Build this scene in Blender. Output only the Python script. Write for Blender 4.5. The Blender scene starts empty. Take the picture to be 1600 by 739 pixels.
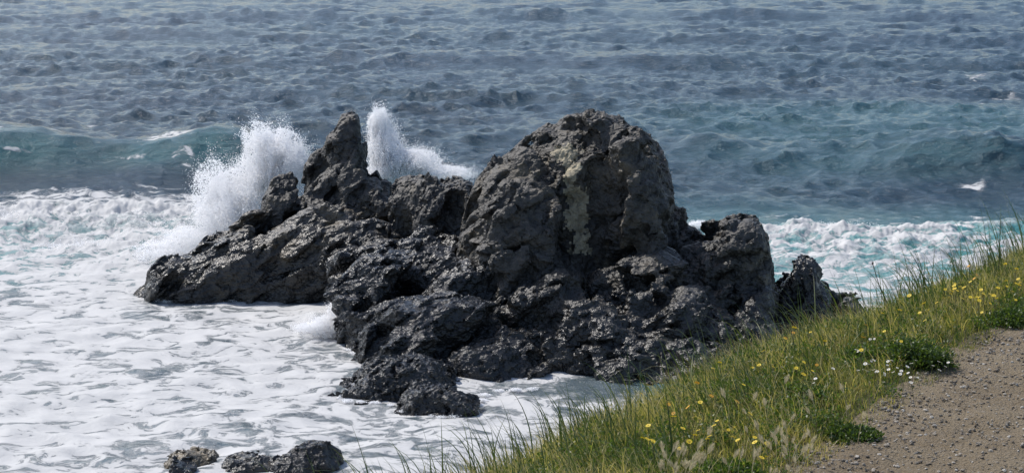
import bpy, math, random
import numpy as np
import time
T00 = time.time()
from mathutils import Vector

R = math.radians
rng = np.random.default_rng(7)
random.seed(7)
S = bpy.context.scene
COL = S.collection

# ------------------------------------------------------------------ camera, sky, sun, exposure
CAM_H = 14.0
FPX = 3100.0            # focal length in pixels of a 1600 px wide frame
PITCH = 10.0
cam = bpy.data.cameras.new("camera")
cam.sensor_width = 36.0
cam.lens = FPX / 1600 * 36
cam.clip_start = 0.1
cam.clip_end = 20000
co = bpy.data.objects.new("camera", cam)
co.location = (0, 0, CAM_H)
co.rotation_euler = (R(90 - PITCH), 0, 0)
COL.objects.link(co)
S.camera = co

SUN_EL, SUN_AZ = 52.0, -48.0      # azimuth: degrees clockwise from the viewing direction (+Y)
w = bpy.data.worlds.new("World")
S.world = w
w.use_nodes = True
wn = w.node_tree
bg = wn.nodes["Background"]
sky = wn.nodes.new("ShaderNodeTexSky")
sky.sky_type = 'NISHITA'
sky.sun_disc = False
sky.sun_elevation = R(SUN_EL)
sky.sun_rotation = R(SUN_AZ)
sky.air_density = 1.0
sky.dust_density = 1.6
sky.ozone_density = 1.6
wn.links.new(sky.outputs[0], bg.inputs[0])
bg.inputs[1].default_value = 0.135

sl = bpy.data.lights.new("sun", 'SUN')
sl.energy = 3.5
sl.angle = R(0.5)
sl.color = (1.0, 0.955, 0.89)
so = bpy.data.objects.new("sun", sl)
sd = Vector((math.sin(R(SUN_AZ)) * math.cos(R(SUN_EL)), math.cos(R(SUN_AZ)) * math.cos(R(SUN_EL)), math.sin(R(SUN_EL))))
so.rotation_euler = sd.to_track_quat('Z', 'Y').to_euler()
so.location = sd * 300
COL.objects.link(so)

S.view_settings.view_transform = 'Standard'
S.view_settings.look = 'None'
S.view_settings.gamma = 1.0
S.view_settings.exposure = 0.35
S.view_settings.use_curve_mapping = False
S.cycles.use_denoising = True
S.cycles.sample_clamp_direct = 6.0
S.cycles.sample_clamp_indirect = 2.0
S.cycles.max_bounces = 12
S.cycles.diffuse_bounces = 10
S.cycles.glossy_bounces = 3
S.cycles.transparent_max_bounces = 8

# ------------------------------------------------------------------ helpers
CP, SP = math.cos(R(PITCH)), math.sin(R(PITCH))

def at(px, py, y):
    """world point at forward distance y on the sight line of a photo pixel"""
    a = (np.asarray(px, float) - 800) / FPX
    b = (369.5 - np.asarray(py, float)) / FPX
    k = y / (CP + b * SP)
    return a * k, y + 0 * k, CAM_H + k * (b * CP - SP)

def on_level(px, py, z=0.0):
    a = (np.asarray(px, float) - 800) / FPX
    b = (369.5 - np.asarray(py, float)) / FPX
    k = (z - CAM_H) / (b * CP - SP)
    return a * k, k * (CP + b * SP)

def to_px(x, y, z):
    dz = z - CAM_H
    f = y * CP - dz * SP
    u = y * SP + dz * CP
    return 800 + FPX * x / f, 369.5 - FPX * u / f

def _h(i, j, k, s):
    n = (i.astype(np.uint32) * np.uint32(374761393) + j.astype(np.uint32) * np.uint32(668265263)
         + k.astype(np.uint32) * np.uint32(2147483647 - 1) * np.uint32(3) + np.uint32((s * 974711 + 12345) & 0xffffffff))
    n = (n ^ (n >> np.uint32(13))) * np.uint32(1274126177)
    n = n ^ (n >> np.uint32(16))
    n = n * np.uint32(2246822519)
    n = n ^ (n >> np.uint32(15))
    return n

def hf(i, j, k, s):
    return _h(i, j, k, s).astype(np.float32) * np.float32(1 / 4294967296.0)

def vnoise(P, s=0):
    """smooth noise -1..1 on points (N,3)"""
    I = np.floor(P).astype(np.int64)
    f = (P - I).astype(np.float32)
    u = f * f * f * (f * (f * 6 - 15) + 10)
    r = np.zeros(len(P), np.float32)
    for dx in (0, 1):
        wx = u[:, 0] if dx else 1 - u[:, 0]
        for dy in (0, 1):
            wy = u[:, 1] if dy else 1 - u[:, 1]
            for dz in (0, 1):
                wz = u[:, 2] if dz else 1 - u[:, 2]
                a, b, c = I[:, 0] + dx, I[:, 1] + dy, I[:, 2] + dz
                n = _h(a, b, c, s)
                gx = (n & np.uint32(1023)).astype(np.float32) / 511.5 - 1
                gy = ((n >> np.uint32(10)) & np.uint32(1023)).astype(np.float32) / 511.5 - 1
                gz = ((n >> np.uint32(20)) & np.uint32(1023)).astype(np.float32) / 511.5 - 1
                r += wx * wy * wz * (gx * (f[:, 0] - dx) + gy * (f[:, 1] - dy) + gz * (f[:, 2] - dz))
    return r * 1.3

def fbm(P, oct=4, s=0, g=0.5):
    r = 0
    a = 1.0
    P = P.copy()
    for o in range(oct):
        r = r + a * vnoise(P, s + o)
        P = P * 2.03 + 7.1
        a *= g
    return r

def worley(P, s=0, full=False):
    P = np.asarray(P, np.float32)
    I = np.floor(P).astype(np.int64)
    n = len(P)
    F1 = np.full(n, 9.0, np.float32)
    F2 = np.full(n, 9.0, np.float32)
    V = np.zeros(n, np.float32)
    Q = np.zeros((n, 3), np.float32); G = np.zeros((n, 3), np.float32)
    for dx in (-1, 0, 1):
        for dy in (-1, 0, 1):
            for dz in (-1, 0, 1):
                a, b, c = I[:, 0] + dx, I[:, 1] + dy, I[:, 2] + dz
                h1 = _h(a, b, c, s)
                h2 = _h(a, b, c, s + 31)
                m = np.uint32(1023)
                qx = P[:, 0] - (a + (h1 & m) / 1023.0)
                qy = P[:, 1] - (b + ((h1 >> np.uint32(10)) & m) / 1023.0)
                qz = P[:, 2] - (c + ((h1 >> np.uint32(20)) & m) / 1023.0)
                d = qx * qx + qy * qy + qz * qz
                near = d < F1
                F2 = np.where(near, F1, np.minimum(F2, d))
                F1 = np.where(near, d, F1)
                v = (qx * ((h2 & m) / 511.5 - 1) + qy * (((h2 >> np.uint32(10)) & m) / 511.5 - 1)
                     + qz * (((h2 >> np.uint32(20)) & m) / 511.5 - 1)) + 0.35 * (((h2 >> np.uint32(5)) & m) / 511.5 - 1)
                V = np.where(near, v, V)
                if full:
                    nr = np.nonzero(near)[0]
                    Q[nr, 0] = qx[nr]; Q[nr, 1] = qy[nr]; Q[nr, 2] = qz[nr]
                    hh = h2[nr]
                    G[nr, 0] = (hh & m) / 511.5 - 1; G[nr, 1] = ((hh >> np.uint32(10)) & m) / 511.5 - 1; G[nr, 2] = ((hh >> np.uint32(20)) & m) / 511.5 - 1
    if full:
        return np.sqrt(F1), np.sqrt(F2), Q, G
    return np.sqrt(F1), np.sqrt(F2), V

def sstep(a, b, x):
    t = np.clip((x - a) / (b - a), 0, 1)
    return t * t * (3 - 2 * t)

def mesh_np(name, V, F, mat=None, smooth=True, attrs=None, parent=None, keep=None):
    """mesh object from numpy arrays; F is (M,3) or (M,4)"""
    me = bpy.data.meshes.new(name)
    V = np.ascontiguousarray(V, np.float32)
    F = np.ascontiguousarray(F, np.int32)
    m, k = F.shape
    me.vertices.add(len(V))
    me.vertices.foreach_set("co", V.ravel())
    me.loops.add(m * k)
    me.loops.foreach_set("vertex_index", F.ravel())
    me.polygons.add(m)
    me.polygons.foreach_set("loop_start", np.arange(0, m * k, k, dtype=np.int32))
    me.polygons.foreach_set("use_smooth", np.full(m, smooth, bool))
    for an, av in (attrs or {}).items():
        at_ = me.attributes.new(an, 'FLOAT', 'POINT')
        at_.data.foreach_set("value", np.ascontiguousarray(av, np.float32))
    me.update(calc_edges=True)
    me.validate()
    o = bpy.data.objects.new(name, me)
    COL.objects.link(o)
    if mat:
        me.materials.append(mat)
    if parent:
        o.parent = parent
    return o

def tag(o, label=None, cat=None, group=None, kind=None):
    if label: o["label"] = label
    if cat: o["category"] = cat
    if group: o["group"] = group
    if kind: o["kind"] = kind
    return o

def normals_of(V, F):
    a = V[F[:, 2]] - V[F[:, 0]]
    b = V[F[:, 3]] - V[F[:, 1]] if F.shape[1] == 4 else V[F[:, 1]] - V[F[:, 0]]
    n = np.cross(a, b) if F.shape[1] == 4 else np.cross(b, a)
    N = np.zeros_like(V)
    for c in range(F.shape[1]):
        for q in range(3):
            N[:, q] += np.bincount(F[:, c], n[:, q], len(V))
    return N / (np.linalg.norm(N, axis=1, keepdims=True) + 1e-9)

class NT:
    """small node-tree writer"""
    def __init__(self, name):
        self.m = bpy.data.materials.new(name)
        self.m.use_nodes = True
        self.t = self.m.node_tree
        self.t.nodes.clear()
        self.out = self.t.nodes.new("ShaderNodeOutputMaterial")
    def n(self, typ, ins=None, **props):
        nd = self.t.nodes.new(typ)
        for k, v in props.items():
            setattr(nd, k, v)
        for k, v in (ins or {}).items():
            s = nd.inputs[k]
            if isinstance(v, bpy.types.NodeSocket):
                self.t.links.new(v, s)
            else:
                s.default_value = v
        return nd
    def math(self, op, a, b=None, c=None, clamp=False):
        ins = {0: a}
        if b is not None: ins[1] = b
        if c is not None: ins[2] = c
        nd = self.n("ShaderNodeMath", ins, operation=op)
        nd.use_clamp = clamp
        return nd.outputs[0]
    def noise(self, scale, detail=4, rough=.55, vec=None, dist=0.0, typ='FBM'):
        ins = {"Scale": scale, "Detail": detail, "Roughness": rough, "Distortion": dist}
        if vec is not None: ins["Vector"] = vec
        return self.n("ShaderNodeTexNoise", ins, noise_type=typ).outputs[0]
    def ramp(self, fac, stops, interp='LINEAR'):
        nd = self.n("ShaderNodeValToRGB", {0: fac})
        cr = nd.color_ramp
        cr.interpolation = interp
        while len(cr.elements) < len(stops): cr.elements.new(0.5)
        for e, (p, c) in zip(cr.elements, stops):
            e.position = p
            e.color = (c[0], c[1], c[2], 1) if isinstance(c, (tuple, list)) else (c, c, c, 1)
        return nd.outputs[0]
    def mix(self, f, a, b):
        nd = self.n("ShaderNodeMix", {}, data_type='RGBA')
        for s, v in ((nd.inputs[0], f), (nd.inputs[6], a), (nd.inputs[7], b)):
            if isinstance(v, bpy.types.NodeSocket): self.t.links.new(v, s)
            elif isinstance(v, (int, float)): s.default_value = v
            else: s.default_value = (v[0], v[1], v[2], 1)
        return nd.outputs[2]
    def attr(self, name):
        return self.n("ShaderNodeAttribute", attribute_name=name).outputs["Fac"]
    def pos(self):
        return self.n("ShaderNodeNewGeometry").outputs["Position"]
    def mapping(self, vec, scale=(1, 1, 1), rot=(0, 0, 0)):
        return self.n("ShaderNodeMapping", {"Vector": vec, "Scale": scale, "Rotation": rot}).outputs[0]
    def bump(self, h, strength, dist, normal=None):
        ins = {"Height": h, "Strength": strength, "Distance": dist}
        if normal is not None: ins["Normal"] = normal
        return self.n("ShaderNodeBump", ins).outputs[0]
    def done(self, sh):
        self.t.links.new(sh, self.out.inputs[0])
        return self.m

# ------------------------------------------------------------------ materials
def mat_water():
    T = NT("sea_water")
    p = T.pos()
    cov = T.attr("foam")
    tur = T.attr("turquoise")
    churn = T.attr("churn")
    # lacy foam
    warp = T.n("ShaderNodeTexNoise", {"Vector": p, "Scale": 0.55, "Detail": 3.0, "Roughness": .5})
    off = T.n("ShaderNodeVectorMath", {0: warp.outputs["Color"], 1: (0.5, 0.5, 0.5)}, operation='SUBTRACT').outputs[0]
    off = T.n("ShaderNodeVectorMath", {0: off, "Scale": 2.2}, operation='SCALE').outputs[0]
    pw = T.n("ShaderNodeVectorMath", {0: p, 1: off}, operation='ADD').outputs[0]
    pm = T.mapping(pw, (0.75, 1.1, 0.6))
    n1 = T.noise(1.35, 8, .66, pm, .5)
    n2 = T.noise(0.22, 3, .5, pw)
    vor = T.n("ShaderNodeTexVoronoi", {"Vector": pm, "Scale": 1.15, "Detail": 1.5, "Roughness": .6}, feature='DISTANCE_TO_EDGE').outputs["Distance"]
    web = T.math('SUBTRACT', 0.5, T.math('MULTIPLY', vor, 1.6))        # high on the foam threads
    f = T.math('ADD', T.math('ADD', T.math('MULTIPLY', n1, .72), T.math('MULTIPLY', T.noise(4.2, 4, .6, pm, .3), .20)), T.math('ADD', T.math('MULTIPLY', n2, .15), T.math('MULTIPLY', web, .20)))
    # f about .25..0.95 ; threshold falls with coverage
    thr = T.math('SUBTRACT', 0.99, T.math('MULTIPLY', cov, 0.480))
    dense = T.n("ShaderNodeMapRange", {"Value": T.math('SUBTRACT', f, thr), "From Min": -.025, "From Max": .03}, interpolation_type='SMOOTHSTEP').outputs[0]
    thin = T.n("ShaderNodeMapRange", {"Value": T.math('SUBTRACT', f, thr), "From Min": -.09, "From Max": .01}, interpolation_type='SMOOTHSTEP').outputs[0]
    gate = T.n("ShaderNodeMapRange", {"Value": cov, "From Min": .03, "From Max": .22}, interpolation_type='SMOOTHSTEP').outputs[0]
    foam = T.math('MULTIPLY', T.math('MAXIMUM', dense, T.math('MULTIPLY', thin, .40)), gate, clamp=True)
    foam = T.math('MAXIMUM', foam, churn, clamp=True)
    # colour of the water body; tur also paints light through the swell face
    patch = T.noise(0.035, 3, .5, p)
    deep = T.mix(patch, (0.016, 0.036, 0.064), (0.026, 0.062, 0.080))
    body = T.mix(tur, deep, (0.070, 0.24, 0.245))
    aer = T.n('ShaderNodeMapRange', {'Value': T.attr('aerated')}).outputs[0]
    body = T.mix(aer, body, (0.105, 0.130, 0.145))
    wcol = T.n("ShaderNodeMapRange", {"Value": n1, "From Min": .3, "From Max": .75}).outputs[0]
    fcol = T.mix(wcol, (0.40, 0.405, 0.41), (0.52, 0.52, 0.52))
    # ripples
    r1 = T.noise(2.1, 6, .66, T.mapping(p, (.7, 1.25, 1)), .35)
    r2 = T.noise(7.0, 4, .6, T.mapping(p, (.8, 1.2, 1)), .2)
    calm = T.math('SUBTRACT', 1.0, T.math('MULTIPLY', foam, .8))
    hh = T.math('ADD', T.math('MULTIPLY', r1, .24), T.math('MULTIPLY', r2, .035))
    b1 = T.bump(hh, 1.0, 1.0)
    fb = T.math('ADD', T.math('MULTIPLY', foam, .05), T.math('ADD', T.math('MULTIPLY', n1, .08), T.math('MULTIPLY', T.noise(7, 5, .7, pw), .022)))
    b2 = T.bump(fb, 0.8, 1.0)
    wat = T.n("ShaderNodeBsdfPrincipled", {"Base Color": body, "Roughness": .14, "IOR": 1.333, "Specular IOR Level": .5, "Normal": b1}).outputs[0]
    foa = T.n("ShaderNodeBsdfPrincipled", {"Base Color": fcol, "Roughness": .75, "Specular IOR Level": .25, "Normal": b2}).outputs[0]
    return T.done(T.n("ShaderNodeMixShader", {0: foam, 1: wat, 2: foa}).outputs[0])

def mat_rock(name, base, light, rough, tan=0.35, wetz=2.2):
    T = NT(name)
    p = T.pos()
    big = T.noise(.55, 4, .6, p)
    mid = T.noise(2.6, 6, .68, p, .3)
    fine = T.noise(11, 6, .72, p)
    vor = T.n("ShaderNodeTexVoronoi", {"Vector": T.mapping(p, (1, 1, 1.5), (0, .5, .2)), "Scale": 5.0, "Detail": 2.0}, feature='F1')
    col = T.mix(T.ramp(mid, [(.40, 0.0), (.66, 1.0)]), base, light)
    tanf = T.math('MULTIPLY', T.ramp(big, [(.47, 0.0), (.60, 1.0)]), T.ramp(T.noise(1.7, 5, .7, p), [(.45, 0.0), (.62, 1.0)]))
    col = T.mix(T.math('MULTIPLY', tanf, tan), col, (0.17, 0.135, 0.085))
    col = T.mix(T.math('MULTIPLY', T.ramp(fine, [(.55, 0.0), (.75, 1.0)]), .4), col, (0.17, 0.17, 0.165))
    z = T.n("ShaderNodeSeparateXYZ", {0: p}).outputs[2]
    zz = T.math('ADD', z, T.math('MULTIPLY', T.math('SUBTRACT', big, .5), 3.0))
    wet = T.n("ShaderNodeMapRange", {"Value": zz, "From Min": wetz - .8, "From Max": wetz + .8, "To Min": 1.0, "To Max": 0.0}).outputs[0]
    col = T.mix(T.math('MULTIPLY', wet, .45), col, (0.012, 0.013, 0.014))
    ro = T.math('SUBTRACT', rough, T.math('MULTIPLY', wet, .22))
    ro = T.math('ADD', ro, T.math('MULTIPLY', T.math('SUBTRACT', mid, .5), .5), clamp=True)
    h = T.math('ADD', T.math('MULTIPLY', mid, .035), T.math('ADD', T.math('MULTIPLY', fine, .016), T.math('MULTIPLY', vor.outputs["Distance"], .035)))
    b = T.bump(h, 1.0, 1.0)
    return T.done(T.n("ShaderNodeBsdfPrincipled", {"Base Color": col, "Roughness": ro, "Specular IOR Level": .42, "Normal": b}).outputs[0])

def mat_spray():
    T = NT("white_spray")
    d = T.n("ShaderNodeBsdfDiffuse", {"Color": (.98, .98, .985, 1)}).outputs[0]
    t = T.n("ShaderNodeBsdfTranslucent", {"Color": (.98, .98, .985, 1)}).outputs[0]
    return T.done(T.n("ShaderNodeMixShader", {0: .6, 1: d, 2: t}).outputs[0])

def mat_leaf(name, stops, trans=.4, rough=.45, attr="tint"):
    T = NT(name)
    c = T.ramp(T.attr(attr), stops)
    b = T.n("ShaderNodeBsdfPrincipled", {"Base Color": c, "Roughness": rough, "Specular IOR Level": .4}).outputs[0]
    tc = T.n("ShaderNodeMix", {}, data_type='RGBA', blend_type='MULTIPLY')
    tc.inputs[0].default_value = 1
    T.t.links.new(c, tc.inputs[6])
    tc.inputs[7].default_value = (1.7, 1.7, .8, 1)
    t = T.n("ShaderNodeBsdfTranslucent", {"Color": tc.outputs[2]}).outputs[0]
    return T.done(T.n("ShaderNodeMixShader", {0: trans, 1: b, 2: t}).outputs[0])

def mat_plain(name, c1, c2, scale=8, rough=.7, trans=0.0):
    T = NT(name)
    n = T.noise(scale, 4, .6, T.pos())
    c = T.mix(T.ramp(n, [(.35, 0.0), (.65, 1.0)]), c1, c2)
    b = T.n("ShaderNodeBsdfPrincipled", {"Base Color": c, "Roughness": rough}).outputs[0]
    if trans:
        t = T.n("ShaderNodeBsdfTranslucent", {"Color": c}).outputs[0]
        b = T.n("ShaderNodeMixShader", {0: trans, 1: b, 2: t}).outputs[0]
    return T.done(b)

M_WATER = mat_water()
M_ROCK = mat_rock("dark_rock", (0.014, 0.0138, 0.0135), (0.066, 0.062, 0.057), .54, .35, 2.2)
M_SLAB = mat_rock("wet_slab_rock", (0.016, 0.0155, 0.015), (0.076, 0.071, 0.064), .40, .55, 2.0)
M_DOME = mat_rock("dry_dome_rock", (0.018, 0.0172, 0.016), (0.078, 0.071, 0.062), .58, .5, 1.8)
M_WETROCK = mat_rock("soaked_rock", (0.009, 0.009, 0.0092), (0.045, 0.043, 0.041), .34, .05, 2.5)
M_VEIN = mat_rock("pale_vein_rock", (0.22, 0.195, 0.14), (0.46, 0.40, 0.28), .8, .2, -3.0)
M_BROWNROCK = mat_rock("brown_rock", (0.06, 0.048, 0.03), (0.22, 0.17, 0.10), .42, .8, 0.0)
M_SPRAY = mat_spray()

# ------------------------------------------------------------------ sea
def swell_crest(x):
    return 101.5 + 1.6 * np.sin(x * .09 + 1.0) + .8 * np.sin(x * .23) - .03 * x

def build_sea():
    NR, NC = 1050, 1500
    # rows: even steps in sight angle from 17.8 to 2.3 degrees below the horizon, then out to the horizon
    ang = np.linspace(19.5, 2.2, NR - 40)
    yr = CAM_H / np.tan(np.radians(ang))
    yr = np.concatenate([np.linspace(4, yr[0] - .3, 12), yr, np.geomspace(yr[-1] * 1.03, 15000, 28)])
    ta = np.concatenate([np.linspace(-.9, -.32, 40, endpoint=False), np.linspace(-.32, .32, NC - 80), np.linspace(.32, .9, 41)[1:]])
    Y, TA = np.meshgrid(yr, ta, indexing='ij')
    X = (Y + 8) * TA
    X = X.ravel().astype(np.float64); Y = Y.ravel()
    n = len(X)
    px, py = to_px(X, Y, 0.0)
    P = np.stack([X, Y, 0 * X], 1)
    far = np.clip((Y - 60) / 200, 0, 1)
    dy = np.interp(Y, yr, np.gradient(yr))
    # shore factor: less wind sea inside the foam zone
    inner = sstep(92, 80, Y)
    Z = np.zeros(n); DX = np.zeros(n); DY = np.zeros(n)
    r = np.random.default_rng(3)
    gust = 1 + .55 * vnoise(P * .035, 5) + .5 * vnoise(P * .11, 9)
    lams = np.geomspace(24, .7, 84)
    for L in lams:
        th = r.normal(0, .45) + .12 if L > 6 else r.normal(0, .8)
        kx, ky = math.sin(th), -math.cos(th)
        k = 2 * math.pi / L
        a = 0.0098 * L ** .85 * r.uniform(.6, 1.4) * (1.0 if L < 2.5 else (2.5 / L) ** .72)
        at_ = a * np.clip((L / np.maximum(dy, 1e-3) - 1.0) / 1.2, 0, 1)
        if L < 12: at_ = at_ * gust * (1 - .65 * np.exp(-((Y - 98.5) / 7) ** 2) * sstep(-8, -13, X))
        at_ = at_ * (1 - inner * (.80 if L > 3 else .60))
        ph = k * (kx * X + ky * Y) + r.uniform(0, 6.28)
        Z += at_ * np.cos(ph)
        s = at_ * np.sin(ph)
        DX -= kx * s * .8; DY -= ky * s * .8
    # the two swell lines that rear up before the rocks
    yc = swell_crest(X) + .8 * vnoise(P * .3 * np.array([1, 0, 0]), 33)
    amp = np.where(X < -10, 1.65, .0) * sstep(-10, -16, X) + 1.0 * sstep(2, 14, X) * (1 + .35 * np.sin(X * .35))
    amp = amp * (1 + .26 * np.sin(X * .50 + 2.4) + .16 * vnoise(P * .25, 40))
    d = Y - yc
    prof = np.where(d < 0, np.exp(-(np.abs(d) / 2.9) ** 1.5), np.exp(-(d / 7.5) ** 2)) - .25 * np.exp(-((d + 9) / 5) ** 2)
    Z += amp * prof
    DY += -amp * .6 * np.exp(-(d / 3.0) ** 2)
    # outer swell lines
    for y0, a0, sg in ((118, .6, .05), (137, .7, .04), (160, .8, .03), (185, .8, .035), (215, .9, .04)):
        yy = y0 + 4 * np.sin(X * sg + y0)
        dd = Y - yy
        Z += a0 * (.6 + .6 * vnoise(P * .06, int(y0))) * np.where(dd < 0, np.exp(-(dd / 3.5) ** 2), np.exp(-(dd / 8) ** 2))
    # white water of the broken wave, left and right of the rocks
    yb = 79.3 + 1.5 * np.sin(X * .3 + .4) + 1.2 * vnoise(P * .25, 61)
    db = Y - yb
    wl = sstep(-9, -13, X)
    wr = sstep(7, 9, X) * (1 - .5 * sstep(16, 26, X))
    bore = np.where(db < 0, np.exp(-(db / 7.0) ** 2), np.exp(-(db / 2.2) ** 2))
    lump = fbm(P * .75, 4, 70, .6)
    Z += bore * (wl * (1.05 + .36 * lump) + wr * (.55 + .35 * lump))
    fw = sstep(95, 150, Y)
    for (ax_, ay_, am_) in ((.30, .13, .20), (.75, .30, .11), (1.6, .60, .075), (3.2, 1.2, .04)):
        Pq = np.stack([X * ax_ + Y * .05, Y * ay_, 0 * X + ax_], 1)
        Z += am_ * (.35 + .65 * fw) * (1 - inner) * vnoise(Pq, int(ax_ * 100)) * .8 * gust
    Z += bore * (wl + .7 * wr) * .10 * (.4 - np.abs(fbm(P * 2.2, 3, 222)))
    # residual choppiness in the foam
    Z += inner * (.07 * fbm(P * .35, 3, 81) + .022 * vnoise(P * 1.2, 90))
    # surge against the front rocks
    sx, sy = on_level(515, 505)
    ds = np.hypot(X - sx, (Y - sy) * .7)
    Z += .30 * np.exp(-(ds / 1.3) ** 2) * (1 + .4 * lump)
    # foam coverage
    c = np.zeros(n)
    nz = vnoise(P * .10, 111) * .16 + vnoise(P * .33, 112) * .10 - .03
    c = np.maximum(c, (.93 + nz) * sstep(415, 470, py + 25 * vnoise(P * .15, 12)) * sstep(1000, 880, px))
    c = np.maximum(c, .97 * bore * wl + 0)
    c = np.maximum(c, wl * .84 * sstep(258, 312, py + 12 * vnoise(P * .2, 14)))
    c = np.maximum(c, wl * (.93 - .18 * sstep(90, 20, px)) * sstep(360, 395, py))
    c = np.maximum(c, .80 * sstep(560, 620, py) * sstep(1150, 1000, px))
    c = np.maximum(c, sstep(8, 10, X) * .80 * sstep(352, 385, py + 8 * vnoise(P * .2, 15)) + 0)
    c = np.maximum(c, .93 * bore * wr * (1 - .3 * sstep(16, 24, X)))
    c = np.maximum(c, sstep(12, 17, X) * .60 * sstep(300, 345, py + 14 * vnoise(P * .13, 16)))
    cr = np.where(X < -8, 1, 0) * np.exp(-((Y - yc - .6) / 1.5) ** 2) * sstep(.05, .5, vnoise(P * .22, 18))
    c = np.maximum(c, .84 * cr)
    c = np.maximum(c, .76 * np.where(X < -8, 1, 0) * sstep(.25, .6, vnoise(P * .45 + 5, 19)) * np.exp(-((Y - yc + 3) / 3.5) ** 2))
    for (cx, cy, rx, ry, v) in ((1527, 127, 30, 6, .78), (1572, 154, 34, 4, .80), (1518, 286, 46, 6, .85), (145, 208, 30, 4, .75),
                                (1495, 345, 60, 8, .6), (1540, 166, 16, 3, .8), (1215, 335, 90, 4, .66), (1130, 305, 60, 3, .6), (310, 75, 10, 2, .75), (1360, 340, 70, 4, .7), (205, 262, 50, 2.2, .86), (90, 248, 44, 1.6, .84), (300, 268, 40, 1.6, .84), (30, 262, 40, 1.8, .84), (160, 228, 44, 2, .86), (250, 282, 60, 2.0, .82)):
        q = ((px - cx) / rx) ** 2 + ((py - cy) / ry) ** 2
        c = np.maximum(c, v * np.exp(-q * .8))
    # sparse whitecap flecks
    c = np.maximum(c, .5 * sstep(.50, .8, vnoise(P * .16, 131)) * sstep(.35, .9, Z) * (1 - inner))
    # calmer darker water in the gully right below the dome
    q = ((px - 930) / 95) ** 2 + ((py - 606) / 14) ** 2
    c = c * (1 - .6 * np.exp(-q))
    churn = np.clip(bore * wl * 1.0 * sstep(-.5, .25, lump) , 0, 1) * .85 + bore * wr * sstep(.0, .5, lump) * .8
    churn = np.maximum(churn, .9 * np.exp(-(ds / 1.1) ** 2))
    ampl = amp * sstep(-6, -12, X) + amp * .35 * sstep(-2, 4, X)
    tur = np.clip(.95 * sstep(8, 10, X) * sstep(350, 372, py) + (.30 + .60 * sstep(120, 20, px)) * wl * sstep(330, 400, py) * sstep(470, 420, py)
                  + .25 * inner + .20 * sstep(.1, .5, vnoise(P * .03, 22)) * sstep(200, 110, Y)
                  + ampl * .20 * (1 + .4 * vnoise(P * .4, 77)) * np.exp(-((d + 1.6) / 2.2) ** 2) + .12 * inner, 0, 1)  # ampl term: light shining through the swell face, painted as teal
    X2, Y2 = X + DX, Y + DY
    aer = sstep(420, 480, py) * sstep(1040, 960, px) * .85
    tur = tur * (1 - .5 * aer)
    V = np.stack([X2, Y2, Z], 1)
    idx = np.arange(n).reshape(NR, -1)
    F = np.stack([idx[:-1, :-1], idx[:-1, 1:], idx[1:, 1:], idx[1:, :-1]], -1).reshape(-1, 4)
    o = mesh_np("sea", V, F, M_WATER, True, {"foam": c, "turquoise": tur, "churn": churn, "aerated": aer})
    tag(o, "blue grey sea with swells and white foam around the dark rocks", None, None, "structure")
    return o
build_sea(); print('sea', time.time() - T00)

# ------------------------------------------------------------------ rocks
def surface_nets(Fd, org, h):
    sgn = Fd < 0
    nx, ny, nz = Fd.shape
    cnt = np.zeros((nx - 1, ny - 1, nz - 1), np.int8)
    for a in (0, 1):
        for b in (0, 1):
            for c in (0, 1):
                cnt += sgn[a:nx - 1 + a, b:ny - 1 + b, c:nz - 1 + c]
    act = (cnt > 0) & (cnt < 8)
    I, J, K = np.nonzero(act)
    vid = np.full(act.shape, -1, np.int32)
    vid[I, J, K] = np.arange(len(I))
    acc = np.zeros((len(I), 3)); num = np.zeros(len(I))
    corners = [(a, b, c) for a in (0, 1) for b in (0, 1) for c in (0, 1)]
    for u in corners:
        for ax in range(3):
            if u[ax]: continue
            v = list(u); v[ax] = 1
            fa = Fd[I + u[0], J + u[1], K + u[2]]; fb = Fd[I + v[0], J + v[1], K + v[2]]
            m = (fa < 0) != (fb < 0)
            t = np.where(m, fa / np.where(fa == fb, 1, fa - fb), 0)
            for q in range(3):
                acc[:, q] += np.where(m, u[q] + (t if q == ax else 0), 0)
            num += m
    V = (np.stack([I, J, K], 1) + acc / num[:, None]) * h + np.array(org)
    quads = []
    for ax in range(3):
        o1, o2 = [(1, 2), (2, 0), (0, 1)][ax]
        sl0 = [slice(1, -1)] * 3; sl1 = [slice(1, -1)] * 3
        sl0[ax] = slice(0, -1); sl1[ax] = slice(1, None)
        A = sgn[tuple(sl0)]; B = sgn[tuple(sl1)]
        ch = np.nonzero(A != B)
        g = [ch[0] + (1 if ax != 0 else 0), ch[1] + (1 if ax != 1 else 0), ch[2] + (1 if ax != 2 else 0)]
        def cell(d1, d2):
            q = [g[0].copy(), g[1].copy(), g[2].copy()]
            q[o1] -= d1; q[o2] -= d2
            return vid[q[0], q[1], q[2]]
        Q = np.stack([cell(1, 1), cell(0, 1), cell(0, 0), cell(1, 0)], 1)
        flip = ~A[ch]
        Q[flip] = Q[flip][:, ::-1]
        quads.append(Q)
    return V, np.concatenate(quads)

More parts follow.
